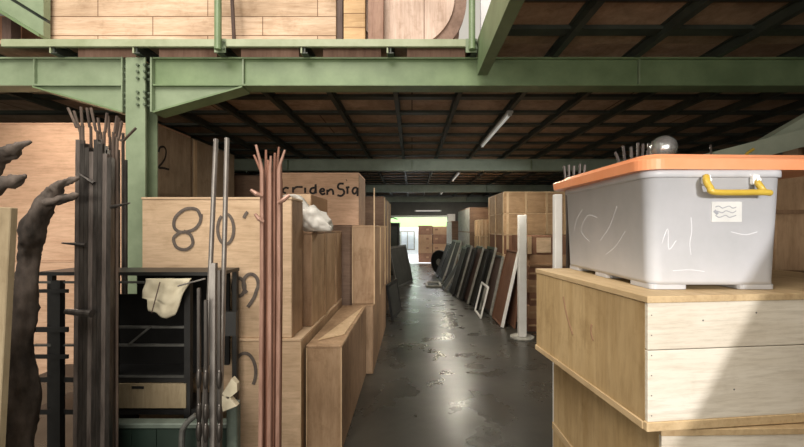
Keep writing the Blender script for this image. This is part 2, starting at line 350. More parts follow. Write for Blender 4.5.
# ------------------------------------------------------------------ crates
def crate(name, label, x0, x1, y0, y1, z0, z1, mat, cat='crate', rot=0, group=None, lid=True, lidm=None, bat=(), side=None, sidebat=(), cheek=None, batm=None, skid=0, edges=False):
    """front-left-bottom corner is the thing's base; bat = vertical battens on the front (fractions of the width)"""
    t = thing(name, label, cat, (x0, y0, z0 + .001), rot, group)
    wd, dp, h = x1 - x0, y1 - y0, z1 - z0 - .002
    tl = .018 if lid else 0
    e = .004
    if skid:
        for xx in (.03, wd - .12): B(xx, xx + .09, .02, dp - .02, 0, skid, 'skid', batm or BATT, t)
    B(e, wd - e, e, dp - e, skid, h - tl, 'body', mat, t, bev=.004)
    if lid: B(0, wd, 0, dp, h - tl, h, 'lid', lidm or mat, t, bev=.003)
    bm_ = batm or BATT
    for f in bat:
        B(f * wd - .022, f * wd + .022, -.012, e, skid, h - tl, 'batten', bm_, t)
    if side is not None:
        xa = wd if side > 0 else 0
        for f in sidebat:
            B(*( (xa - e, xa + .012) if side > 0 else (-.012, e)), f * dp - .03, f * dp + .03, skid, h - tl, 'batten', bm_, t)
        if cheek:
            B(*((xa - e + .0005, xa) if side > 0 else (0, e - .0005)), .006, dp - .006, skid + .004, h - tl - .004, 'cheek_panel', cheek, t)
    if edges:                                     # bright raw edge strips of the front sheet
        for xx in (.001, wd - .009): B(xx, xx + .008, -.004, e, skid, h - tl, 'edge_strip', bm_, t)
    return t
def strokes(t, lines, conv, r, name='painted_marking', flat=1, mat=INK):
    m = MB()
    for ln in lines:
        m.tube(smooth_path([conv(p) for p in ln], 5), r, 6, flat=flat)
    return m.build(name, mat, t)
def front_conv(t, d):                              # photo column/row -> local point on a front face at depth d
    return lambda p: (PX(p[0], d) - t.location.x, -.0005, PZ(p[1], d) - t.location.z)
def ell(cx, cy, rx, ry, a0=0, a1=360, n=14):
    return [(cx + rx * math.cos(math.radians(a0 + (a1 - a0) * k / n)), cy + ry * math.sin(math.radians(a0 + (a1 - a0) * k / n))) for k in range(n + 1)]

# --- left background, in front of and behind the column
xr = -2.76
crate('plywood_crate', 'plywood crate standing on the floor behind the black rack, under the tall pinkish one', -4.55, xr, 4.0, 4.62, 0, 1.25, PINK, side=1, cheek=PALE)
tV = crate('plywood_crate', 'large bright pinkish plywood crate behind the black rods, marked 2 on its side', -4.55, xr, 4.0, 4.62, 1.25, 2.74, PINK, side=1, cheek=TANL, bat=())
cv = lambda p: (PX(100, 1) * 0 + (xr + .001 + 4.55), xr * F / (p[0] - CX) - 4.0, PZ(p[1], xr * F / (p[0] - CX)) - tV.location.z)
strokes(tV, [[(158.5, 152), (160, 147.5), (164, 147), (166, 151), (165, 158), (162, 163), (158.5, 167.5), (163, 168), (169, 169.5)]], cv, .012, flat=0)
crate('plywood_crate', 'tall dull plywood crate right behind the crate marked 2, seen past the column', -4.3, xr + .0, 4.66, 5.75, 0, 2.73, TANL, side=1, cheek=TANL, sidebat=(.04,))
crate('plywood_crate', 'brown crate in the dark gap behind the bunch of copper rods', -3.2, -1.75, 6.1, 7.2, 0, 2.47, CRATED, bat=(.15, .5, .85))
# --- left front stack
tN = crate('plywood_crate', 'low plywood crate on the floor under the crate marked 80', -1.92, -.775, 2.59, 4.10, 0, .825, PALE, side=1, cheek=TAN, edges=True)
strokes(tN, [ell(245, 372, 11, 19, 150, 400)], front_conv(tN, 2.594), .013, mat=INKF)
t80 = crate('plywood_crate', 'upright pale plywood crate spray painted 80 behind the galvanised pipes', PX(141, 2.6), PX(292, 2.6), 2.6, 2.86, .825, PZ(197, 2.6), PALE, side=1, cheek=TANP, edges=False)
fc = front_conv(t80, 2.604)
strokes(t80, [[(201, 217), (197, 209.5), (186, 209), (176, 217), (174.5, 227), (181, 232), (193, 230), (200, 223), (201.5, 214)],
              [(181, 232), (174, 238), (177, 247), (186, 249.5), (193, 244), (191, 235), (184, 231)],
              ell(226, 229, 8, 15, 250, 600), [(244, 218), (246, 214), (248, 212)]], fc, .0125, mat=INKF)
strokes(t80, [ell(239, 287, 6, 9, 200, 570), ell(251, 284, 7.5, 10, 120, 400) + [(254, 298), (248, 307)]], fc, .014, mat=INKF)
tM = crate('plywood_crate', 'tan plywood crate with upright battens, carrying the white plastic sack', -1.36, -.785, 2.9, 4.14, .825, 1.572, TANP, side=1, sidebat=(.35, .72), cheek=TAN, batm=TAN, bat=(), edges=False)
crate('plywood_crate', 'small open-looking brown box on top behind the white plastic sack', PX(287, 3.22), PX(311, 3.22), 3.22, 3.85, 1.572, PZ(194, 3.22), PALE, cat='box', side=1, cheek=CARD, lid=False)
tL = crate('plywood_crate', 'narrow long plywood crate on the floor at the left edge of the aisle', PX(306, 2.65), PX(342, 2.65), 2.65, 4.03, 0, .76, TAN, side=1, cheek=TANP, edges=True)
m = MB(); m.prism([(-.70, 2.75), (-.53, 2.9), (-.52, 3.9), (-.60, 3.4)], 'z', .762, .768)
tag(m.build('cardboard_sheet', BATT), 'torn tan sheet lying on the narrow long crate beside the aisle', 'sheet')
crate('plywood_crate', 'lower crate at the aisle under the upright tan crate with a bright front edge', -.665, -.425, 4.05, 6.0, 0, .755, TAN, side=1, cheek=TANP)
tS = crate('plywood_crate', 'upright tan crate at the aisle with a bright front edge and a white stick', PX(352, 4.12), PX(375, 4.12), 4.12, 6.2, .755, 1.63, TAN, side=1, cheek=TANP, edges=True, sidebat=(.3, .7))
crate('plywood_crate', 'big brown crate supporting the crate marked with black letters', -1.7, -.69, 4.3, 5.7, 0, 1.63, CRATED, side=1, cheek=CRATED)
tR = crate('plywood_crate', 'tan crate lettered cridenSia in black, under the second beam', PX(270, 4.32), PX(359, 4.32), 4.32, 4.9, 1.632, PZ(172.5, 4.32), PINK, side=1, cheek=CRATED)
def cc(p): return (270 + p[0] / 5.96, 165 + p[1] / 5.96)
LT = [[(112, 140), (95, 135), (80, 145), (78, 160), (95, 168)],                        # c
      [(138, 165), (138, 132), (140, 145), (158, 132), (195, 132)],                    # r
      [(210, 135), (210, 168)],                                                        # i
      [(268, 135), (248, 140), (240, 158), (255, 170), (270, 158), (272, 115), (274, 170)],
      [(298, 158), (322, 155), (318, 142), (303, 146), (299, 162), (312, 175), (330, 168)],
      [(342, 178), (342, 148), (345, 158), (360, 146), (374, 152), (378, 178)],
      [(440, 112), (415, 112), (405, 128), (412, 142), (436, 148), (442, 168), (425, 184), (402, 180)],
      [(462, 138), (462, 172)], [(455, 92), (458, 90)], [(452, 135), (474, 132)],
      [(518, 135), (500, 138), (492, 158), (503, 172), (518, 158), (522, 135), (522, 186)]]
strokes(tR, [[cc(p) for p in ln] for ln in LT], front_conv(tR, 4.324), .0135)
m = MB().tube([(PX(374.3, 4.1), 4.095, .757), (PX(374.3, 4.1), 4.095, PZ(188, 4.1))], .009, 4)
tag(m.build('wooden_stick', BATT), 'thin whitish upright stick against the front of the aisle-side tan crate', 'stick')
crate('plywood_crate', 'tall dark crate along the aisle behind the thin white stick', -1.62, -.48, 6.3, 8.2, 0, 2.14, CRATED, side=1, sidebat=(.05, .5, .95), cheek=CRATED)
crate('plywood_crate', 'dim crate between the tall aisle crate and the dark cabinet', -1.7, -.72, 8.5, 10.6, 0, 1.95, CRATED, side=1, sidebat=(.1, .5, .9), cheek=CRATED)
t = thing('dark_cabinet', 'small dark cabinet at the far left beside the bright doorway', 'cabinet', (-1.4, 12.6, 0))
B(0, .95, 0, 1.2, 0, 1.74, 'body', PANELD, t, bev=.01); B(-.01, .96, -.01, 1.21, 1.74, 1.78, 'top', JOIST, t); B(.05, .9, -.02, 0, .15, 1.65, 'door', JOIST, t)
m = MB(); m.tube(smooth_path([(-.98, 12.8, 1.783), (-.9, 12.8, 1.9), (-.7, 12.8, 1.96), (-.5, 12.8, 1.90)]), .02, 6)
tag(m.build('hooked_bar', BLACK), 'small dark curved bar on top of the far dark cabinet', 'bar')

# white plastic sack draped over the 80 crate and slumping on the tan crate
m = MB()
bmesh.ops.create_icosphere(m.bm, subdivisions=4, radius=1)
for v in m.bm.verts:
    p = v.co.copy(); n = noise.noise(p * 2.1 + Vector((3, 1, 7))) * .28 + abs(noise.noise(p * 4.3)) * .2
    q = p * (1 + n)
    v.co = Vector((q.x * .125 * (1 - .25 * q.z) + q.z * -.03, q.y * .12, max(q.z, -.72) * .115))
lo = min(v.co.z for v in m.bm.verts)
for v in m.bm.verts: v.co.z -= lo
sack = thing('plastic_sack', 'crumpled white plastic sack slumped on the battened tan crate', 'sack', (PX(316, 3.08), 3.03, 1.573))
m.build('lump', BAG, sack, smooth=True)
m = MB(); rows = []
pth = smooth_path([(-.03, .0, .10), (-.085, -.02, .20), (-.13, -.05, .262), (-.20, -.12, .258), (-.235, -.17, .235)], 5)
for i, p in enumerate(pth):
    row = []
    wdt = .085 - .055 * i / len(pth)
    for k in range(9):
        a = 2 * math.pi * k / 9
        row.append(m.bm.verts.new(p + Vector((math.cos(a) * wdt * (1 + .3 * noise.noise(Vector((i * .6, k * .9, 0)))) * .45, math.sin(a) * wdt * .8, abs(math.sin(a * 1.5)) * .02 + math.cos(a) * .014))))
    rows.append(row)
for a, c in zip(rows, rows[1:]):
    for k in range(9): m.bm.faces.new((a[k], a[(k + 1) % 9], c[(k + 1) % 9], c[k]))
m.bm.faces.new(rows[0][::-1]); m.bm.faces.new(rows[-1])
m.build('twisted_neck', BAG, sack, smooth=True)

# --- left leaning dark frames
def panel(label, x, y, wdt, h, tilt, yaw, face, frame, thick=.04, fw=.05, name='framed_panel', cat='panel', group='panels leaning along the aisle', bars=0, z=0.002):
    t = thing(name, label, cat, (x, y, z), 0, group)
    t.rotation_euler = (0, math.radians(tilt), math.radians(yaw))
    s = -1 if tilt > 0 else 1
    a, b = sorted((0, s * thick))
    for (y0, y1, z0, z1, n) in ((0, fw, 0, h, 'stile'), (wdt - fw, wdt, 0, h, 'stile'), (fw, wdt - fw, 0, fw, 'rail'), (fw, wdt - fw, h - fw, h, 'rail')):
        fm = frame if (n == 'stile' and y0 == 0) or face is None else (face if frame is WHITE else (BLACK if frame is FRAMEG else frame))
        B(a, b, y0, y1, z0, z1, n, fm, t, bev=.004)
    a2, b2 = a + thick * .25, b - thick * .25
    if face: B(a2, b2, fw - .002, wdt - fw + .002, fw - .002, h - fw + .002, 'panel_face', face, t)
    for k in range(bars):
        zz = h * (k + 1) / (bars + 1); B(a2 - .004, b2 + .004, fw, wdt - fw, zz - .02, zz + .02, 'crossbar', frame, t)
    return t
panel('black framed panel leaning on the left stacks, the nearer of two', -.36, 6.35, .9, .62, -9, -8, PANELD, BLACK, name='framed_panel')
panel('dark framed panel leaning on the left stacks at the far end', -.42, 9.7, 1.45, 1.12, -12, -17, PANELD, GREYEDGE, fw=.06)

# --- right leaning row (nearest first)
panel('brown door with a white front edge leaning behind the white square post', 1.47, 5.92, .68, 1.24, 12.5, 0, PANELB, WHITE, thick=.05, fw=.03, name='door_panel', cat='door')
panel('dark red narrow board between the brown door and the white square post', 1.64, 5.86, .5, 1.02, 7, 0, PANELB, PANELB, thick=.03, fw=.02, name='door_panel')
panel('small white frame standing at the foot of the dark leaning panels', 1.22, 6.5, .62, .58, 14, 0, None, WHITE, thick=.03, fw=.035, name='open_sash', cat='frame')
LEAN = [(1.455, 6.75, .6, 1.1, 12.5, 2, PANELM, FRAMEG, 'mauve brown panel right behind the small white frame'),
        (1.345, 7.2, .62, 1.25, 15, 3, PANELD, FRAMEG, 'dark panel with grey edges just behind the mauve brown one'),
        (1.27, 7.42, .6, 1.2, 15.5, 3, PANELD, BLACK, 'black framed panel, second behind the mauve brown one'),
        (1.19, 7.75, .62, 1.24, 16, 3, PANELM, FRAMEG, 'brownish grey-edged panel, third behind the mauve brown one'),
        (1.11, 8.1, .62, 1.2, 16, 3, PANELD, BLACK, 'black framed panel in the middle of the leaning row'),
        (1.05, 8.4, .62, 1.24, 16, 3, PANELD, FRAMEG, 'grey-edged dark panel just past the middle of the leaning row'),
        (1.0, 8.68, .55, 1.18, 16, 3, PANELD, BLACK, 'black panel just before the most steeply tilted one'),
        (.85, 9.35, .6, 1.12, 33, 2, PANELD, FRAMEG, 'most steeply tilted grey-edged panel of the leaning row'),
        (1.0, 10.05, .7, 1.28, 17, 3, PANELD, FRAMEG, 'grey-edged panel behind the most steeply tilted one'),
        (.92, 10.95, .75, 1.3, 20, 3, PANELD, FRAMEG, 'grey-edged panel second from the far end of the leaning row'),
        (.86, 11.8, .7, 1.15, 20, 3, PANELD, BLACK, 'black panel at the far end of the leaning row')]
for (x, y, wd, h, ti, ya, fa, fr, lab) in LEAN: panel(lab, x, y, wd, h, ti, ya, fa, fr)
t = thing('round_disc', 'dark round disc standing at the far end of the leaning panels', 'disc', (.93, 12.75, .002), math.radians(-48))
MB().lathe([(.36, 0), (.42, .02), (.42, .07), (.36, .09)], 36, 'y', (0, 0, .42)).build('disc_body', BLACK, t); MB().lathe([(.12, -.01), (.12, 0)], 24, 'y', (0, 0, .42)).build('hub', FRAMEG, t)
t = thing('floor_frame', 'flat dark frame lying on the floor beside the leaning panels', 'frame', (PX(426, 10.1), 9.95, 0))
for a in ((0, .42, 0, .05), (0, .42, .75, .8), (0, .05, .05, .75), (.37, .42, .05, .75)): B(a[0], a[1], a[2], a[3], .002, .05, 'rail', FRAMEG, t)
B(.05, .37, .05, .75, .01, .02, 'panel_face', PANELD, t)

# --- right stacks
AX = PX(504, 6.9); AZ = PZ(191.5, 6.9)
rows = [AZ, AZ - .40, AZ - .80, AZ - 1.17, AZ - 1.54, AZ - 1.9, 0]
names = ['slatted wooden crate on top of the right stack under the deck', 'slatted crate second from top of the right stack', 'brown slatted crate third from top of the right stack',
         'slatted crate fourth from top of the right stack, behind the leaning panels', 'crate fifth from top of the right stack, low behind the brown door', 'flat crate at the bottom of the right stack']
for i in range(6):
    crate('slatted_crate', names[i], AX, AX + 1.9, 6.9, 8.3, rows[i + 1], rows[i], CRATE if i < 2 else (CARDR if i == 2 else CRATE), bat=(.035, .215, .42, .6, .8, .965), side=-1, sidebat=(.04, .5, .94), group='slatted crates of the right stack', lid=True, lidm=BATT)
for i, (z0, z1, lab) in enumerate(((1.42, 1.8, 'slatted crate on top of the lower stack behind the tall right stack'), (1.0, 1.42, 'slatted crate second from top of the lower stack behind the tall right stack'), (.5, 1.0, 'crate low in the lower stack behind the tall right stack'), (0, .5, 'bottom crate of the lower stack behind the tall right stack'))):
    crate('slatted_crate', lab, 1.62, 3.0, 8.42, 9.55, z0, z1, CRATE, bat=(.04, .3, .6), side=-1, sidebat=(.05, .35, .65, .95), group='crates of the lower right stack', lidm=BATT)
for i, (z0, z1, lab) in enumerate(((1.5, 2.14, 'brown crate with grey side on top of the far right stack'), (.8, 1.5, 'middle crate of the far right stack beyond the leaning panels'), (0, .8, 'bottom crate of the far right stack beyond the leaning panels'))):
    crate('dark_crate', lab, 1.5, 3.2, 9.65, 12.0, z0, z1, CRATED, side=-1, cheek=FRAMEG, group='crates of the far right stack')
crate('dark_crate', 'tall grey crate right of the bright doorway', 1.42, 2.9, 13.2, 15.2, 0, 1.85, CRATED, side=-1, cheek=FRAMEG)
# stack right behind the near crates, beside the white square post
DX = PX(527.5, 5.7)
zz = [0, .2, .4, .6, .8, 1.0, 1.19, 1.48]
labs = ['reddish brown carton at the very bottom beside the white square post', 'reddish brown carton second from floor beside the white square post', 'reddish brown carton third from floor beside the white square post', 'reddish brown carton fourth from floor beside the white square post',
        'reddish brown carton fifth from floor beside the white square post', 'dark brown carton just under the beige-fronted one beside the white post', 'topmost brown carton with a beige front patch between the two white posts']
for i in range(7):
    t = crate('flat_carton', labs[i], DX + .015 * ((i * 7) % 3), DX + 1.1, 5.7, 6.6, zz[i], zz[i + 1], CARDR if i % 2 == 0 else CARD, cat='carton', group='cartons beside the white square post', lid=False)
    if i == 6:
        B(.14, .36, -.006, .004, .03, .26, 'beige_patch', PALE, t); B(.40, .45, -.012, .004, .01, .28, 'batten', BATT, t); B(.0, .06, -.012, .004, .01, .28, 'batten', BATT, t)
    elif i == 5: B(.0, .9, -.008, .004, .02, .05, 'tape', CARD, t)
    else: B(.02, .95, -.006, .004, .085, .11, 'tape', CRATE, t)
t = thing('white_post', 'white square post standing on a round pad at the right of the aisle', 'post', (PX(522, 5.4), 5.4, 0))
MB().lathe([(.17, .001), (.17, .018), (.155, .024)], 24).build('base_pad', FRAMEG, t)
B(-.055, .055, -.05, .05, .024, PZ(215, 5.4), 'shaft', WHITE, t, bev=.006)
t = thing('white_post', 'thin white post close behind the left end of the plastic bin', 'post', (PX(559.5, 2.16), 2.19, 0))
B(-.022, .022, -.02, .02, .012, PZ(194, 2.16), 'shaft', WHITE, t, bev=.003); B(-.05, .05, -.05, .05, 0, .012, 'base_plate', GREYEDGE, t)

# ------------------------------------------------------------------ right foreground crates
def near_crate(label, x, y, wdt, dp, z0, z1, rot, split=True, lip=True):
    t = thing('wooden_crate', label, 'crate', (x, y, z0), math.radians(rot), 'near crates under the plastic bin')
    h = z1 - z0 - .001; tl = .022
    B(.0, .02, .014, dp, .001, h - tl, 'side_panel', NEARS, t, bev=.002)
    B(wdt - .02, wdt, .014, dp, .001, h - tl, 'side_panel', NEARS, t, bev=.002)
    B(.02, wdt - .02, dp - .02, dp, .001, h - tl, 'back_panel', NEARS, t)
    s = h * .60
    if split:
        B(.0, wdt, 0, .014, .03, s - .0015, 'front_plank', NEARLIT, t, bev=.0015); B(.0, wdt, 0, .014, s + .0015, h - tl, 'front_plank', NEARLIT, t, bev=.0015)
    else: B(.0, wdt, 0, .014, .03, h - tl, 'front_plank', NEARLIT, t, bev=.0015)
    B(-.004, wdt + .004, -.004, dp + .004, h - tl + .0005, h, 'lid', NEART, t, bev=.002)
    B(-.006, wdt, -.004, .014, .001, .03, 'bottom_batten', NEART, t, bev=.002)
    B(-.008, 0, .014, dp, .001, .026, 'bottom_batten', NEART, t, bev=.002)
    for k in range(6):
        zz = .05 + k * (h - .11) / 5
        MB().lathe([(.0022, -.0006), (.0022, .0)], 6, 'y', (.012, 0, zz)).build('nail', GREYEDGE, t)
    for xx, zz in ((.19, s + .09), (.38, s + .11), (.30, .12)): MB().lathe([(.003, -.0006), (.003, .0)], 6, 'y', (xx, 0, zz)).build('nail', GREYEDGE, t)
    return t
ZT = 1.386
tn = near_crate('top pale wooden crate directly under the plastic bin', .743, 1.165, 1.2, .80, .958, ZT, 6.0)
# dents in the side sheet
for (y0, z0, y1, z1, r) in ((.52, .33, .44, .18, .007), (.30, .26, .29, .20, .006)):
    MB().tube(smooth_path([(-.001, y0, z0), (-.001, (y0 + y1) / 2 + .012, (z0 + z1) / 2), (-.001, y1, z1)]), r, 6, flat=0).build('scrape_mark', CARD, tn)
near_crate('middle wooden crate under the top pale one, shaded by its overhang', .80, 1.185, 1.2, .86, .505, .957, 1.2)
near_crate('lowest wooden crate on the floor under the plastic bin stack', .80, 1.2, 1.2, .86, .001, .504, 1.0, split=False)

# crates at the far right behind the bin
crate('plywood_crate', 'brown crate standing on the floor hidden behind the near crates', 2.07, 2.8, 1.75, 2.7, 0, .69, TAN)
crate('plywood_crate', 'brown crate second from floor at the right behind the near crates', 2.07, 2.8, 1.75, 2.7, .69, 1.37, TAN)
t = crate('plywood_crate', 'brown crate at the right edge behind the plastic bin', PX(776, 1.95), 2.8, 1.95, 2.7, 1.372, PZ(175, 1.95), TAN, lid=False)
B(.004, .85, -.006, .004, PZ(214, 1.95) - 1.372, PZ(210, 1.95) - 1.372, 'seam_strip', TANP, t)
zc = PZ(175, 1.95)
tag(B(2.6, 2.75, 2.34, 2.45, zc + .001, 2.158, 'timber_block', TAN, bev=.004), 'short timber block under the lower sloping plank at the right edge', 'block')
tag(B(2.6, 2.75, 2.49, 2.6, zc + .001, 2.19, 'timber_block', TAN, bev=.004), 'short timber block under the upper sloping plank at the right edge', 'block')
for (pts, lab) in ((((PX(716, 2.35), 2.35, PZ(160, 2.35)), (PX(910, 2.35), 2.35, PZ(111, 2.35))), 'pale grey green plank sloping up behind the bin lid, lower one'),
                   (((PX(770, 2.5), 2.5, PZ(146, 2.5)), (PX(880, 2.5), 2.5, PZ(83, 2.5))), 'pale grey green plank sloping up at the right edge, upper one')):
    a, c = pts; m = MB(); dx, dz = c[0] - a[0], c[2] - a[2]; ll = math.hypot(dx, dz); nx, nz = -dz / ll * .055, dx / ll * .055
    m.prism([(a[0] - nx, a[2] - nz), (c[0] - nx, c[2] - nz), (c[0] + nx, c[2] + nz), (a[0] + nx, a[2] + nz)], 'y', a[1], a[1] + .09)
    tag(m.build('painted_plank', PLANKG), lab, 'plank', 'planks behind the bin')

# ------------------------------------------------------------------ plastic bin
bx0, bx1, by0, by1 = .815, 1.292, 1.277, 1.985
bn = thing('storage_bin', 'milky plastic storage bin with an orange lid and yellow handle on the pale crates', 'bin', (bx0, by0, ZT + .0005), 0)
W_, D_ = bx1 - bx0, by1 - by0; BH = 1.803 - ZT
m = MB(); m.rrect([(.016, .018, W_ - .022, .012, D_ - .015, .03), (.03, .014, W_ - .018, .008, D_ - .01, .045), (BH - .03, 0, W_, 0, D_, .05), (BH - .028, -.008, W_ + .008, -.008, D_ + .008, .055), (BH, -.008, W_ + .008, -.008, D_ + .008, .055)], 6)
body = m.build('tub', BIN, bn)
for p in body.data.polygons: p.use_smooth = abs(p.normal.z) < .5 and len(p.vertices) == 4
for (x0, x1, y0, y1) in ((.0182, .15, .0122, .15), (W_ - .15, W_ - .0222, .0122, .15), (.0182, .1, .30, .42), (W_ - .1, W_ - .0222, .30, .42), (.0182, .13, D_ - .14, D_ - .0152), (W_ - .13, W_ - .0222, D_ - .14, D_ - .0152)):
    m = MB(); m.rrect([(0, x0, x1, y0, y1, .02), (.0165, x0, x1, y0, y1, .02)], 4); m.build('foot', BIN, bn)
lid = MB(); LX1 = .70
lid.rrect([(BH - .004, -.032, LX1, -.03, D_ + .035, .07), (BH + .030, -.036, LX1 + .004, -.034, D_ + .04, .07), (BH + .036, -.03, LX1 - .002, -.028, D_ + .034, .07), (BH + .044, .0, LX1 - .035, .004, D_, .06), (BH + .056, .012, LX1 - .05, .018, D_ - .014, .055)], 8)
o = lid.build('lid', ORANGE, bn); o.rotation_euler.z = math.radians(2.5)
m = MB(); hx0, hx1 = PX(706, 1.25) - bx0, PX(766, 1.25) - bx0; hz0, hz1 = PZ(193, 1.25) - ZT, PZ(176, 1.25) - ZT
m.tube(smooth_path([(hx0 + .012, -.012, hz1), (hx0, -.03, hz1 - .02), (hx0 + .004, -.04, hz0 + .016), (hx0 + .02, -.045, hz0), (hx1 - .03, -.045, hz0), (hx1, -.04, hz0 - .002)], 6), .0105, 10)
m.tube([(hx1 - .022, -.012, hz1 - .01), (hx1 - .022, -.04, hz0 + .005)], .010, 8)
hd = m.build('handle', YELLOW, bn, smooth=True)
for xx in (hx0 + .014, hx1 - .022):
    m = MB(); m.box(xx - .012, xx + .012, -.02, -.0, hz1 - .028, hz1 + .006, .004); m.lathe([(.008, -.026), (.008, -.02)], 10, 'y', (xx, 0, hz1 - .012)); m.build('handle_bracket', WHITE, bn)
sx0, sx1, sz0, sz1 = PX(712, 1.277) - bx0, PX(742, 1.277) - bx0, PZ(222, 1.277) - ZT, PZ(202, 1.277) - ZT
st = B(sx0, sx1, .0005, .004, sz0, sz1, 'sticker', STICK, bn)
st.rotation_euler.x = 0
m = MB()
for k in range(3):
    zz = sz1 - .018 - k * .016
    m.tube(smooth_path([(sx0 + .012 + .012 * q, .0003, zz + .004 * math.sin(q * 2.1 + k)) for q in range(7)], 3), .0018, 5, flat=1)
m.tube([(sx0 + .008, .0003, sz1 - .03), (sx0 + .02, .0003, sz1 - .042)], .006, 6, flat=1)
m.build('faint_print', PRINT, st)
def tubx(z): f = (z - .03) / (BH - .06); return .008 * (1 - f) - .0005   # rubbed white scuffs on the front and side
for ln in ([(.15, .25), (.153, .2), (.147, .16), (.152, .12)], [(.05, .16), (.07, .21), (.075, .14), (.10, .17)], [(.09, .065), (.15, .068), (.2, .062)], [(.29, .20), (.34, .19), (.38, .2)]):
    MB().tube(smooth_path([(x, tubx(z), z) for x, z in ln], 5), .0016, 5, flat=1).build('scuff_mark', SCUFF, body)
def tuby(z): f = (z - .03) / (BH - .06); return .014 * (1 - f) - .0005
for ln in ([(.20, .30), (.26, .22), (.34, .16)], [(.36, .26), (.45, .27), (.52, .20), (.44, .15)], [(.15, .2), (.22, .14), (.3, .10)], [(.5, .3), (.56, .26), (.6, .2)]):
    MB().tube(smooth_path([(tuby(z), y, z) for y, z in ln], 6), .0016, 5, flat=0).build('scuff_mark', SCUFF, body)

# things poking up behind the bin
RODS = [(564, 166, 2.34, -.02), (569, 165, 2.36, 0), (574, 166, 2.32, .005), (580, 164, 2.36, .008), (585, 165, 2.33, .02)]
for i, (x, y, d, lean) in enumerate(RODS):
    m = MB().tube(smooth_path([(PX(x, d) - lean * .5, d, .003), (PX(x, d) - lean, d, 1.6), (PX(x, d), d, PZ(y, d))], 3), .0075, 7)
    tag(m.build('iron_rod', IRONL), 'thin grey iron rod tip in the left cluster poking up behind the bin lid', 'rod', 'rods behind the left end of the bin')
RODS = [(615, 152, 2.34, -.05), (623, 146, 2.36, -.02), (631, 147, 2.33, -.01), (638, 143, 2.36, .0), (643, 144, 2.32, .008), (649, 144, 2.36, .012)]
for i, (x, y, d, lean) in enumerate(RODS):
    m = MB().tube(smooth_path([(PX(x, d) - lean * .5, d, .003), (PX(x, d) - lean, d, 1.75), (PX(x, d), d, PZ(y, d))], 3), .0085, 7)
    tag(m.build('iron_rod', IRONL), 'grey iron rod tip in the cluster left of the silver ball behind the bin', 'rod', 'rods left of the silver ball')
t = thing('ball_finial', 'polished silver ball on a pole behind the bin lid', 'finial', (PX(663.5, 2.44), 2.44, 0))
z0 = PZ(148, 2.44)
m = MB(); bmesh.ops.create_uvsphere(m.bm, u_segments=28, v_segments=16, radius=.08, matrix=Matrix.Translation((0, 0, z0))); m.build('ball', CHROME, t, smooth=True)
MB().tube([(0, 0, .012), (0, 0, z0 - .06)], .018, 10).build('pole', GREYEDGE, t); MB().lathe([(.12, 0), (.12, .012)], 20).build('base', GREYEDGE, t)
m = MB().tube([(PX(711, 2.3), 2.3, .003), (PX(711, 2.3), 2.3, PZ(145, 2.3))], .006, 7); tag(m.build('iron_rod', IRONL), 'single thin rod tip showing above the middle of the bin lid', 'rod')
ty = PX(748, 1.9)
m = MB().tube(smooth_path([(ty - .03, 1.84, 1.389), (ty - .03, 1.86, 1.75), (ty - .02, 1.9, 1.95), (ty + .03, 1.9, PZ(149, 1.9))], 4), .007, 7); tag(m.build('yellow_strip', YELLOW), 'bent yellow strip tip showing above the right of the bin lid', 'strip')

# ------------------------------------------------------------------ upstairs
DT = DZ + .03
t = thing('planked_crate', 'long pale planked wooden crate upstairs on the mezzanine edge', 'crate', (PX(43, 3.2), 3.2, DT + .001))
wd = PX(336, 3.2) - PX(43, 3.2)
B(0, wd, 0, 1.0, 0, 1.15, 'planked_side', UPST, t, bev=.004)
B(-.01, wd + .01, -.01, 1.01, 1.151, 1.18, 'lid', UPST, t)
for f in (.03, .35, .68, .97): B(f * wd - .04, f * wd + .04, -.006, -.0005, 1.06, 1.14, 'batten', BATT, t)
m = MB().tube([(PX(226, 3.1), 3.13, 4.3), (PX(234.5, 3.1), 3.1, DT + .004)], .016, 8); tag(m.build('dark_pole', PANELM), 'dark thin pole leaning against the long planked crate upstairs', 'pole')
crate('planked_crate', 'narrow yellowish planked crate upstairs right of the long one', PX(343, 3.2), PX(365.5, 3.2), 3.2, 3.29, DT, DT + 1.15, UPY)
m = MB().box(PX(336.8, 3.22), PX(342.5, 3.22), 3.22, 3.26, DT + .001, DT + 1.2); tag(m.build('upright_board', PANELM), 'dark brown upright board in the gap between two upstairs crates', 'board')
m = MB().box(PX(368, 3.22), PX(383.5, 3.22), 3.22, 3.295, DT + .001, DT + 1.2, .004); tag(m.build('brown_box', UPB), 'narrow brown upright box upstairs left of the round drum', 'box')
r_ = .565; dy = 3.31
t = thing('cable_drum', 'round weathered wooden drum upstairs at the end of the mezzanine edge', 'drum', (PX(404, dy), dy, DT + .001))
MB().lathe([(r_ * .80, 0), (r_ * .80, .03)], 56, 'y', (0, 0, r_)).build('face_disc', DRUM, t)
MB().lathe([(r_ * .81, .02), (r_, .031), (r_, .09), (r_ * .81, .09)], 56, 'y', (0, 0, r_)).build('rim', DRUMR, t)
MB().lathe([(r_ * .5, .09), (r_ * .5, .55)], 40, 'y', (0, 0, r_)).build('core', UPB, t)
MB().lathe([(r_, .55), (r_, .62)], 56, 'y', (0, 0, r_)).build('rear_flange', DRUMR, t)
m = MB().box(PX(481, 3.6), PX(560, 3.6), 3.6, 3.65, DT + .001, DT + 1.2); tag(m.build('cream_sheet', OUTW), 'cream upright sheet upstairs just right of the second railing post', 'sheet')
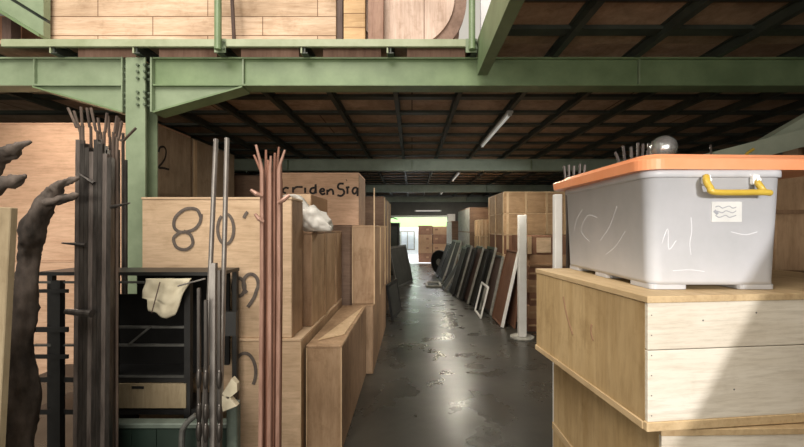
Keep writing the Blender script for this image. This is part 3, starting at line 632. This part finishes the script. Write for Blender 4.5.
# green inclined channels and boxes at the top left
def bar_px(x0, y0, x1, y1, d, hw, th, name, mat, parent=None):
    a = Vector((PX(x0, d), 0, PZ(y0, d))); c = Vector((PX(x1, d), 0, PZ(y1, d))); n = (c - a).normalized(); n = Vector((-n.z, 0, n.x)) * hw
    m = MB(); m.prism([((a - n).x, (a - n).z), ((c - n).x, (c - n).z), ((c + n).x, (c + n).z), ((a + n).x, (a + n).z)], 'y', d, d + th); return m.build(name, mat, parent)
t = thing('inclined_channel', 'green inclined steel channels upstairs at the top left beside the planked crate', 'channel')
for (poly, y0, y1, mt, nm) in (([(-60, -27), (43.5, 36), (43.5, 20.5), (-60, -43)], 3.1, 3.16, GREENB, 'web'), ([(-60, -43), (43.5, 20.5), (43.5, 17), (-60, -47)], 3.13, 3.16, JOIST, 'groove'),
        ([(-60, -47), (43.5, 17), (43.5, -20), (-60, -84)], 3.1, 3.16, GREENB, 'web'), ([(-60, -24), (43.5, 39), (43.5, 36), (-60, -27)], 3.06, 3.16, GREEN, 'flange')):
    m = MB(); m.prism([(PX(x, 3.1) - t.location.x, PZ(y, 3.1)) for x, y in poly], 'y', y0, y1); m.build(nm, mt, t)
bb = tag(B(PX(-40, 3.4), PX(22, 3.4), 3.4, 3.9, DT + .001, PZ(16, 3.4), 'carton', CARDR), 'brown carton upstairs at the far top left under the green channel', 'carton')
bb = tag(B(PX(2, 3.2), PX(11, 3.2), 3.2, 3.28, DT + .001, PZ(17, 3.2), 'short_post', PANELM), 'short dark post upstairs in front of the top left carton', 'post')

# ------------------------------------------------------------------ left foreground
t = thing('board_sheet', 'tan upright board edge at the very left in front of the driftwood', 'board', (PX(-11, 1.5), 1.5, .0))
t.rotation_euler = (0, math.radians(3), 0)
o = B(-.62, -.0, 0, .03, .035, PZ(207, 1.5), 'sheet', GREYB, t, bev=.003); B(-.62, 0.004, .03, .05, .035, .09, 'edge_batten', BATT, t)

def gnarly(paths, name, label, d, seed):
    t = thing(name, label, 'driftwood', (PX(paths[0][0][0], d), d, 0))
    for j, pts in enumerate(paths):
        P = smooth_path([Vector((PX(x, d) - t.location.x, (k % 3 - 1) * .012, PZ(y, d))) for k, (x, y, r) in enumerate(pts)], 10)
        R = [v.x for v in smooth_path([Vector((r * .86 * d / F, 0, 0)) for (x, y, r) in pts], 10)]
        m = MB(); m.tube(P, R, 22)
        for v in m.bm.verts:
            n = noise.noise(Vector((v.co.x * 22, v.co.y * 22, v.co.z * 5 + seed + j))) * .022 - abs(noise.noise(Vector((v.co.x * 40, v.co.y * 40, v.co.z * 11)))) * .012 + noise.noise(v.co * 45) * .005
            c = min(P, key=lambda q: (q - v.co).length); dirn = v.co - c
            if dirn.length > 1e-4: v.co += dirn.normalized() * n * min(1, dirn.length / .03)
        zmin = min(v.co.z for v in m.bm.verts)
        if zmin < .004:
            for v in m.bm.verts: v.co.z = max(v.co.z, .004)
        m.build(['trunk', 'branch', 'branch'][j], BARK, t, smooth=True)
gnarly([[(17, 545, 20), (19, 447, 14.5), (21, 400, 14), (23, 345, 11.5), (24, 300, 11), (27, 262, 10), (32, 235, 11.5), (40, 213, 10), (50, 195, 9), (58, 187, 7), (68, 181, 5), (77, 177.5, 1.5)],
        [(50, 204, 8), (62, 199, 6), (71, 196, 5), (80, 195, 1.5)]], 'driftwood_trunk', 'dark gnarled driftwood trunk with a forked top left of the black rods', 1.86, 3)
gnarly([[(-26, 545, 16), (-26, 447, 16), (-24, 300, 16), (-22, 210, 14), (-8, 163, 11), (5, 154, 9), (18, 148, 6), (31, 141.5, 1.5)],
        [(-18, 200, 11), (0, 186, 8), (14, 180, 6), (28, 175.5, 1.5)]], 'driftwood_trunk', 'dark driftwood branch with two pointed tips at the far left edge', 1.86, 11)

# bundle of dark iron bars
bd = 1.95
k = 0
for row, (dy, xs_) in enumerate(((0, (79.5, 84, 88.5, 93, 97.5, 102, 106.5, 111)), (.04, (82, 87, 92, 97, 102, 107)), (.08, (85, 95, 105)))):
    for x in xs_:
        top = 140 + 4 * ((k * 5) % 4) + (6 if x > 104 else 0); lean = 0
        m = MB(); d = bd + dy; m.tube([(PX(x, d) - lean, d - .02, .005), (PX(x, d), d, PZ(top, d))], .0158 if row == 0 else .0145, 4)
        tag(m.build('iron_bar', IRON if k % 3 else IRONL), 'straight black square iron bar in the big bundle left of the column', 'bar', 'black bars of the left bundle'); k += 1
TH = [(68, 108, 81, 140), (74, 111, 83, 145), (81, 107, 83, 140), (87, 108, 91, 140), (91, 108, 98, 145), (98, 118, 101, 145), (107, 113, 104, 145), (108, 116, 110, 150), (117, 116, 113, 145), (119, 118, 115, 150), (122, 121, 117, 150), (136, 128, 116, 150)]
for i, (x1, y1, x0, y0) in enumerate(TH):
    d = bd + .025 + .05 * (i % 2)
    m = MB(); m.tube(smooth_path([(PX(x0, d), d, .006), (PX(x0, d), d, 1.2), (PX(x0, d), d, PZ(y0, d) - .01), (PX(x1, d) * .35 + PX(x0, d) * .65, d + .0, PZ(y0 * .6 + y1 * .4, d)), (PX(x1, d), d, PZ(y1, d))], 3), .0068, 7)
    tag(m.build('iron_rod', IRONB), 'thin bent-topped iron rod rising out of the big black bundle' if i < 11 else 'thin iron rod bent farthest right at the top of the black bundle', 'rod', 'thin rods of the left bundle' if i < 11 else None)
for (x, yt) in ((118.5, 150), (123, 133), (126, 160)):
    d = bd + .74; m = MB().tube([(PX(x, d), d, .006), (PX(x, d), d, PZ(yt, d))], .010, 7)
    tag(m.build('iron_rod', IRON), 'thin black rod at the right rim of the black bundle by the column', 'rod', 'thin rods by the column')
for (x0, y0, x1, y1, lab) in ((62, 243, 84, 245, 'short dark spike pointing left out of the black bundle, lower one'), (79, 174, 92, 183, 'short dark spike on the upper left of the black bundle'), (130, 203, 110, 207, 'short dark spike on the right of the black bundle')):
    d = bd - .03; m = MB().tube([(PX(x0, d), d, PZ(y0, d)), (PX(x1, d), d + .01, PZ(y1, d))], [.004, .011], 8); tag(m.build('iron_spike', IRON), lab, 'spike')
m = MB().tube([(PX(66, bd - .06), bd - .06, PZ(309, bd)), (PX(92, bd - .06), bd - .06, PZ(311, bd))], [.014, .020], 12)
tag(m.build('roller_knob', IRON), 'short grey cylinder sticking out in front of the black bundle', 'knob')

# copper coated rods
cd = 2.1
CP = [(256, 145, 262, 165), (254, 155, 263, 172), (266, 150, 266, 168), (271, 156, 270, 170), (275, 153, 274, 170), (279, 147, 277, 165), (285, 150, 279, 165), (268, 160, 268.5, 172), (281, 160, 280.5, 176)]
for i, (x1, y1, x0, y0) in enumerate(CP):
    d = cd + .03 * (i % 3)
    xb = x0 + (.5 if i % 2 else -.5)
    m = MB(); m.tube([(PX(xb, d), d - .02, .006), (PX(x0, d), d, 1.3), (PX(x0, d), d, PZ(y0 + 6, d)), (PX(x0 * .9 + x1 * .1, d), d, PZ(y0 + 1, d)), (PX(x1, d), d, PZ(y1, d))], [.0135, .0135, .0125, .0095, .0065], 8)
    tag(m.build('copper_rod', COPPER if i % 3 else COPPERL), 'long copper brown rod with a bent tip in the bunch before the crate marked 80', 'rod', 'copper rods of the bunch')
for (x0, y0, x1, y1, lab) in ((251, 190, 262, 196, 'stubby pink shoot on the left of the copper rods, upper one'), (255, 214, 263, 222, 'stubby brown shoot on the left of the copper rods, lower one'), (278, 203, 289, 195, 'stubby pink shoot on the right of the copper rods')):
    d = cd - .03; m = MB().tube([(PX(x0, d), d, PZ(y0, d)), (PX((x0 + x1) / 2, d), d, PZ((y0 + y1) / 2 + 1, d)), (PX(x1, d), d + .01, PZ(y1, d))], [.009, .013, .010], 8); tag(m.build('rod_stub', COPPERL), lab, 'stub')

# galvanised pipes and flat bars
gd = 2.02
for (x0, x1, yt, r, mat, nm, lab, dd) in ((203, 216, 139, .0125, GALV, 'steel_pipe', 'tall galvanised pipe before the 80 crate, the left of the two', 0),
                                 (221, 227, 138, .0125, GALV, 'steel_pipe', 'tall galvanised pipe before the 80 crate, the right of the two', .0),
                                 (213.5, 214, 263, .019, GALV, 'square_tube', 'grey square tube standing between the two galvanised pipes', -.03)):
    d = gd + dd; m = MB().tube([(PX(x0, d) - (.0 if nm == 'square_tube' else .012), d - .01, .006), (PX(x1, d), d, PZ(yt, d))], r, 4 if nm == 'square_tube' else 12); tag(m.build(nm, mat), lab, 'pipe' if r < .015 else 'tube')
def baluster(x, d, top, label):
    t = thing('iron_baluster', label, 'baluster', (PX(x, d), d, .003), group='dark balusters by the pipes')
    h = PZ(top, d) - .003
    MB().tube([(0, 0, 0), (0, 0, h)], .010, 4).build('bar', IRON, t)
    for zc in (.3, .52, .62, .8):
        if zc + .05 < h: MB().lathe([(.008, -.05), (.013, -.03), (.016, 0), (.013, .03), (.008, .05)], 10, 'z', (0, 0, zc)).build('knuckle', IRON, t, smooth=True)
baluster(199, gd - .06, 288, 'dark knuckled iron baluster left of the galvanised pipes')
baluster(206, gd - .07, 300, 'dark knuckled iron baluster in front of the left galvanised pipe')
baluster(219.5, gd - .07, 270, 'dark knuckled iron baluster in front of the right galvanised pipe')

# black steel rack
rd = 2.3
rk = thing('metal_rack', 'black steel rack of thin rails holding boards behind the iron rods', 'rack', (PX(36, rd), rd, 0))
rx = rk.location.x
def rb(x0, x1, ya, yb, y0, y1, name, mat=BLACK, d=rd): return B(PX(x0, d) - rx, PX(x1, d) - rx, y0, y1, PZ(yb, d), PZ(ya, d), name, mat, rk)
for (x0, x1, yt, ya, yb) in ((47, 52, 273, 0, .03), (57, 66, 280, -.04, -.005), (112, 116, 273, 0, .03), (187, 193, 283, -.03, 0), (214, 219, 272, 0, .03)):
    B(PX(x0, rd) - rx, PX(x1, rd) - rx, ya, yb, .003, PZ(yt, rd), 'post', BLACK, rk)
B(PX(47, rd) - rx, PX(52, rd) - rx, .23, .26, .003, PZ(273, rd), 'post', BLACK, rk); B(PX(214, rd) - rx, PX(219, rd) - rx, .23, .26, .003, PZ(273, rd), 'post', BLACK, rk)
for (x0, x1, ya, yb, y0, y1, mt) in ((36, 220, 272, 275.5, -.005, .26, BLACK), (36, 190, 281, 283, -.02, 0, GREYEDGE), (36, 75, 288, 291.5, -.05, -.04, BLACK), (36, 75, 325, 330, -.05, -.04, BLACK), (113, 190, 325.5, 327.5, -.02, 0, GREYEDGE), (36, 190, 343.5, 345.5, -.02, 0, GREYEDGE), (36, 75, 352, 356, -.05, -.04, BLACK),
                       (36, 190, 376, 381, -.02, .2, BLACK), (36, 220, 408, 413, -.02, .22, BLACK), (113, 190, 375, 376, -.025, 0, GREYEDGE)):
    rb(x0, x1, ya, yb, y0, y1, 'rail', mt)
o = bar_px(128, 345, 150, 327, rd - .03, .006, .008, 'brace', GREYEDGE); o.parent = rk; o.location = (-rx, -rd, 0)
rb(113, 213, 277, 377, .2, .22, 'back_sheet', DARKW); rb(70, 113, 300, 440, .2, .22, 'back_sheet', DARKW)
rb(219.5, 236, 312, 336, 0, .03, 'corner_bracket', BLACK)
bdm = tag(B(PX(112, 2.27), PX(186.5, 2.27), 2.262, 2.277, PZ(407.5, 2.27), PZ(383.5, 2.27), 'wooden_board', GREYB), 'pale wooden board standing on the lowest rail of the black rack', 'board')
o = B(PX(133, 2.27) - 0, PX(145, 2.27), 2.258, 2.2615, PZ(388, 2.27), PZ(385.5, 2.27), 'hand_hole', BLACK); o.parent = bdm
t = thing('green_crate', 'dark green plastic crate on the floor under the black rack', 'crate', (PX(105, 2.12), 2.13, 0))
gw = PX(228, 2.12) - PX(105, 2.12); gh = PZ(424, 2.12)
B(0, gw, 0, .05, .002, gh - .03, 'front_wall', GREENBOX, t, bev=.006); B(-.008, gw + .008, -.008, .058, gh - .03, gh, 'rim', GREENTUBE, t, bev=.006)
for f in (.2, .4, .6, .8): B(f * gw - .008, f * gw + .008, -.007, 0, .02, gh - .035, 'rib', GREENBOX, t)
m = MB().tube(smooth_path([(PX(184, 2.08), 2.06, .01), (PX(184, 2.08), 2.06, PZ(440, 2.08)), (PX(187, 2.08), 2.06, PZ(424, 2.08)), (PX(197, 2.08), 2.07, PZ(414, 2.08))], 4), .016, 10); tag(m.build('bent_tube', GREYEDGE), 'short grey tube end slanting over the green crate', 'tube')
m = MB().box(PX(225, 2.05), PX(236, 2.05), 2.06, 2.11, .003, PZ(404, 2.05), .006); tag(m.build('channel_post', GREENTUBE), 'grey green steel post below the white folded cards', 'post')
for (pts, lab) in ((((222, 394), (232, 378), (237, 384), (237, 392), (228, 399)), 'white folded card on the green post, upper one'), (((222, 412), (222, 396), (229, 397), (237, 406)), 'white folded card on the green post, lower one')):
    d = 2.0; m = MB(); m.prism([(PX(x, d), PZ(y, d)) for x, y in pts], 'y', d + .0, d + .03); tag(m.build('folded_card', CLOTH), lab, 'card')
# cloth hanging on the top rail
m = MB(); nx, nz = 26, 22; G = []
outl = lambda u: 318 - 8 * abs(u - .45) * 2 - (26 * max(0, u - .62) / .38)
for j in range(nz + 1):
    row = []
    for i in range(nx + 1):
        u, v = i / nx, j / nz
        x = 143.5 + 46 * u + (2.5 if v > .6 else 0) * (1 - u) * 2
        y = 279 + (outl(u) - 279) * v
        yy = 2.262 - .012 - .02 * math.sin(v * math.pi * .6) * (1 + .7 * math.sin(u * 13 + v * 3)) - .012 * noise.noise(Vector((u * 5, v * 4, 2)))
        row.append(m.bm.verts.new((PX(x, 2.23), yy, PZ(y, 2.23))))
    G.append(row)
for a, c in zip(G, G[1:]):
    for i in range(nx): m.bm.faces.new((a[i], a[i + 1], c[i + 1], c[i]))
o = tag(m.build('cloth_rag', CLOTH, smooth=True), 'crumpled cream cloth hanging from the top rail of the black rack', 'cloth')
sm = o.modifiers.new('thickness', 'SOLIDIFY'); sm.thickness = .006; sm.offset = 0
m = MB(); m.tube([(PX(152, 2.2), 2.197, PZ(313, 2.2)), (PX(160, 2.2), 2.20, PZ(282, 2.2))], .004, 6, flat=1); o2 = m.build('dark_stripe', PANELM, o)
m = MB().tube([(PX(178, 2.2), 2.2, PZ(286, 2.2)), (PX(206, 2.2), 2.19, PZ(278.5, 2.2))], .005, 7); tag(m.build('thin_wire', GALV), 'thin grey wire beside the cream cloth on the rack', 'wire')

# ------------------------------------------------------------------ far doorway and outdoors
for c, (xa, xb) in enumerate(((418.5, 432.2), (432.8, 447))):
    for r in range(4):
        z0 = r * .43; d = 17.2
        t = tag(B(PX(xa, d), PX(xb, d), d, d + .6, z0 + .001, z0 + .428 - (.04 if c and r == 3 else 0), 'cardboard_carton', CARD if (r + c) % 3 else CARDR, bev=.01), '%s carton from the floor in the %s column by the bright doorway' % (ORD(r), ['left', 'right'][c]), 'carton', 'cartons by the far doorway')
        o = B(PX(xa, d) + (.1 if c else .36), PX(xb, d) - (.42 if c else .16), d - .004, d, z0 + .2, z0 + .28, 'printed_mark', CARDR if (r + c) % 3 else CARD); o.parent = t
struct(B(-14, 16, WB + .2, 40, -.12, 0, 'floor_outside', OUTG))
yard = struct(B(-10, 12, 22.6, 22.9, -.02, 6, 'wall_outside', OUTW))
t = thing('yard_window', 'pale window in the white wall seen through the far doorway', 'window', (PX(407.5, 22.6), 22.555, PZ(250, 22.6)))
for a in ((-.45, .45, 1.1, 1.17), (-.45, .45, -.0, .07), (-.45, -.38, .07, 1.1), (.38, .45, .07, 1.1), (-.03, .03, .07, 1.1)): B(a[0], a[1], 0, .045, a[2], a[3], 'frame', FRAMEG, t)
B(-.38, .38, .03, .045, .07, 1.1, 'pane', paint('pale glass', (.62, .65, .7), (.54, .57, .62), rough=.1), t)
t = thing('awning', 'bright lime green awning outside the far doorway', 'awning', (PX(420, 21), 21, 1.64))
B(-2.6, 2.6, 0, .04, 0, .95, 'valance', AWN, t); 
B(-2.6, 2.6, -.03, .07, .95, 1.0, 'rail', WHITE, t)
for s in (-2.5, 2.5): B(s - .04, s + .04, .05, .13, -1.64, .9, 'pole', WHITE, t)
m = MB().box(PX(447.5, 16.3), PX(455, 16.3), 16.2, 16.5, .002, PZ(214, 16.3), .01); tag(m.build('white_pillar', WHITE), 'white pillar at the right jamb of the bright doorway', 'pillar')
# unseen stair-shaped blocker behind the viewer, added for the slanted crate shadow
stp = thing('shadow_blocker', 'unseen stair-shaped blocker behind the viewer, added to shade the near crate', 'shadow_blocker', (0, -1.7, 0))
m = MB(); m.prism([(.146, .0), (2.02, 3.085), (4.2, 3.085), (4.2, .0)], 'y', .82, .86); m.build('blocker_side', TAN, stp)
for i in range(11):
    zz = .28 * (i + 1); X = .146 + zz / 1.645
    B(X, X + .24, .0, .82, zz - .03, zz, 'blocker_tread', GREEN, stp)
m = MB(); m.prism([(.146, .0), (2.02, 3.085), (2.2, 3.085), (.32, .0)], 'y', -.04, 0); m.build('blocker_side', GREEN, stp)

# ------------------------------------------------------------------ light
wld = bpy.data.worlds.new('sky'); bpy.context.scene.world = wld; wld.use_nodes = True
bg = wld.node_tree.nodes['Background']; bg.inputs[0].default_value = (1, .93, .80, 1); bg.inputs[1].default_value = .55
def area(name, loc, target, size, size_y, energy, col):
    l = bpy.data.lights.new(name, 'AREA'); l.shape = 'RECTANGLE'; l.size = size; l.size_y = size_y; l.energy = energy; l.color = col
    o = bpy.data.objects.new(name, l); C.objects.link(o); o.location = loc
    o.rotation_euler = (Vector(target) - Vector(loc)).to_track_quat('-Z', 'Y').to_euler(); return o
area('roof_skylight', (-1.8, -.6, 6.2), (-1.6, 3.0, 2.2), 4, 3, 330, (1, .92, .82))
area('front_daylight', (.2, -3.9, 1.7), (.2, 5, 2.5), 10, 3.2, 250, (1, .92, .80))
area('yard_daylight', (.4, 17.2, 5.6), (.4, 21.5, 0), 7, 2, 1900, (1, 1, 1))
area('door_daylight', (.4, 17.0, 2.4), (.4, 11, 0), 2.4, .5, 90, (.92, .97, 1))
for d in (5.2, 9.7, 14):
    area('tube_light', (1.19, d, EYE + 1.3), (1.19, d, 0), .1, 1.2, 52, (1, .92, .76))
lz = EYE + 1.28
t = thing('fluorescent_lamp', 'fluorescent tube lamp hidden behind the main green beam at the left', 'lamp', (-4.2, 3.32, lz + .005)); B(0, 1.5, -.035, .035, .012, PB - lz - .006, 'housing', LAMP, t); MB().tube([(.03, 0, 0), (1.47, 0, 0)], .014, 10).build('glass_tube', TUBEM, t)
al = area('tube_light', (-3.4, 3.36, lz - .02), (-3.3, 3.85, 1.3), 1.4, .06, 11, (1, .84, .70))
sl = bpy.data.lights.new('doorway_sunbeam', 'SPOT'); sl.energy = 420; sl.spot_size = math.radians(34); sl.spot_blend = .25; sl.shadow_soft_size = .02; sl.color = (1, .97, .95)
so = bpy.data.objects.new('doorway_sunbeam', sl); C.objects.link(so); so.location = (1.3, -2.5, 2.1)
so.rotation_euler = (Vector((1.15, 1.2, 1.45)) - Vector(so.location)).to_track_quat('-Z', 'Y').to_euler()

# ------------------------------------------------------------------ camera
cam = bpy.data.cameras.new('camera'); cam.sensor_width = 36; cam.lens = F / 804 * 36; cam.clip_start = .05
cam.shift_x = -(CX - 402) / 804; cam.shift_y = (CY - 223.5) / 804
co = bpy.data.objects.new('camera', cam); C.objects.link(co); co.location = (0, 0, EYE); co.rotation_euler = (math.pi / 2, 0, 0)
sc = bpy.context.scene; sc.camera = co
sc.view_settings.view_transform = 'Standard'; sc.view_settings.look = 'None'; sc.view_settings.gamma = 1; sc.view_settings.use_curve_mapping = False
sc.view_settings.exposure = .22
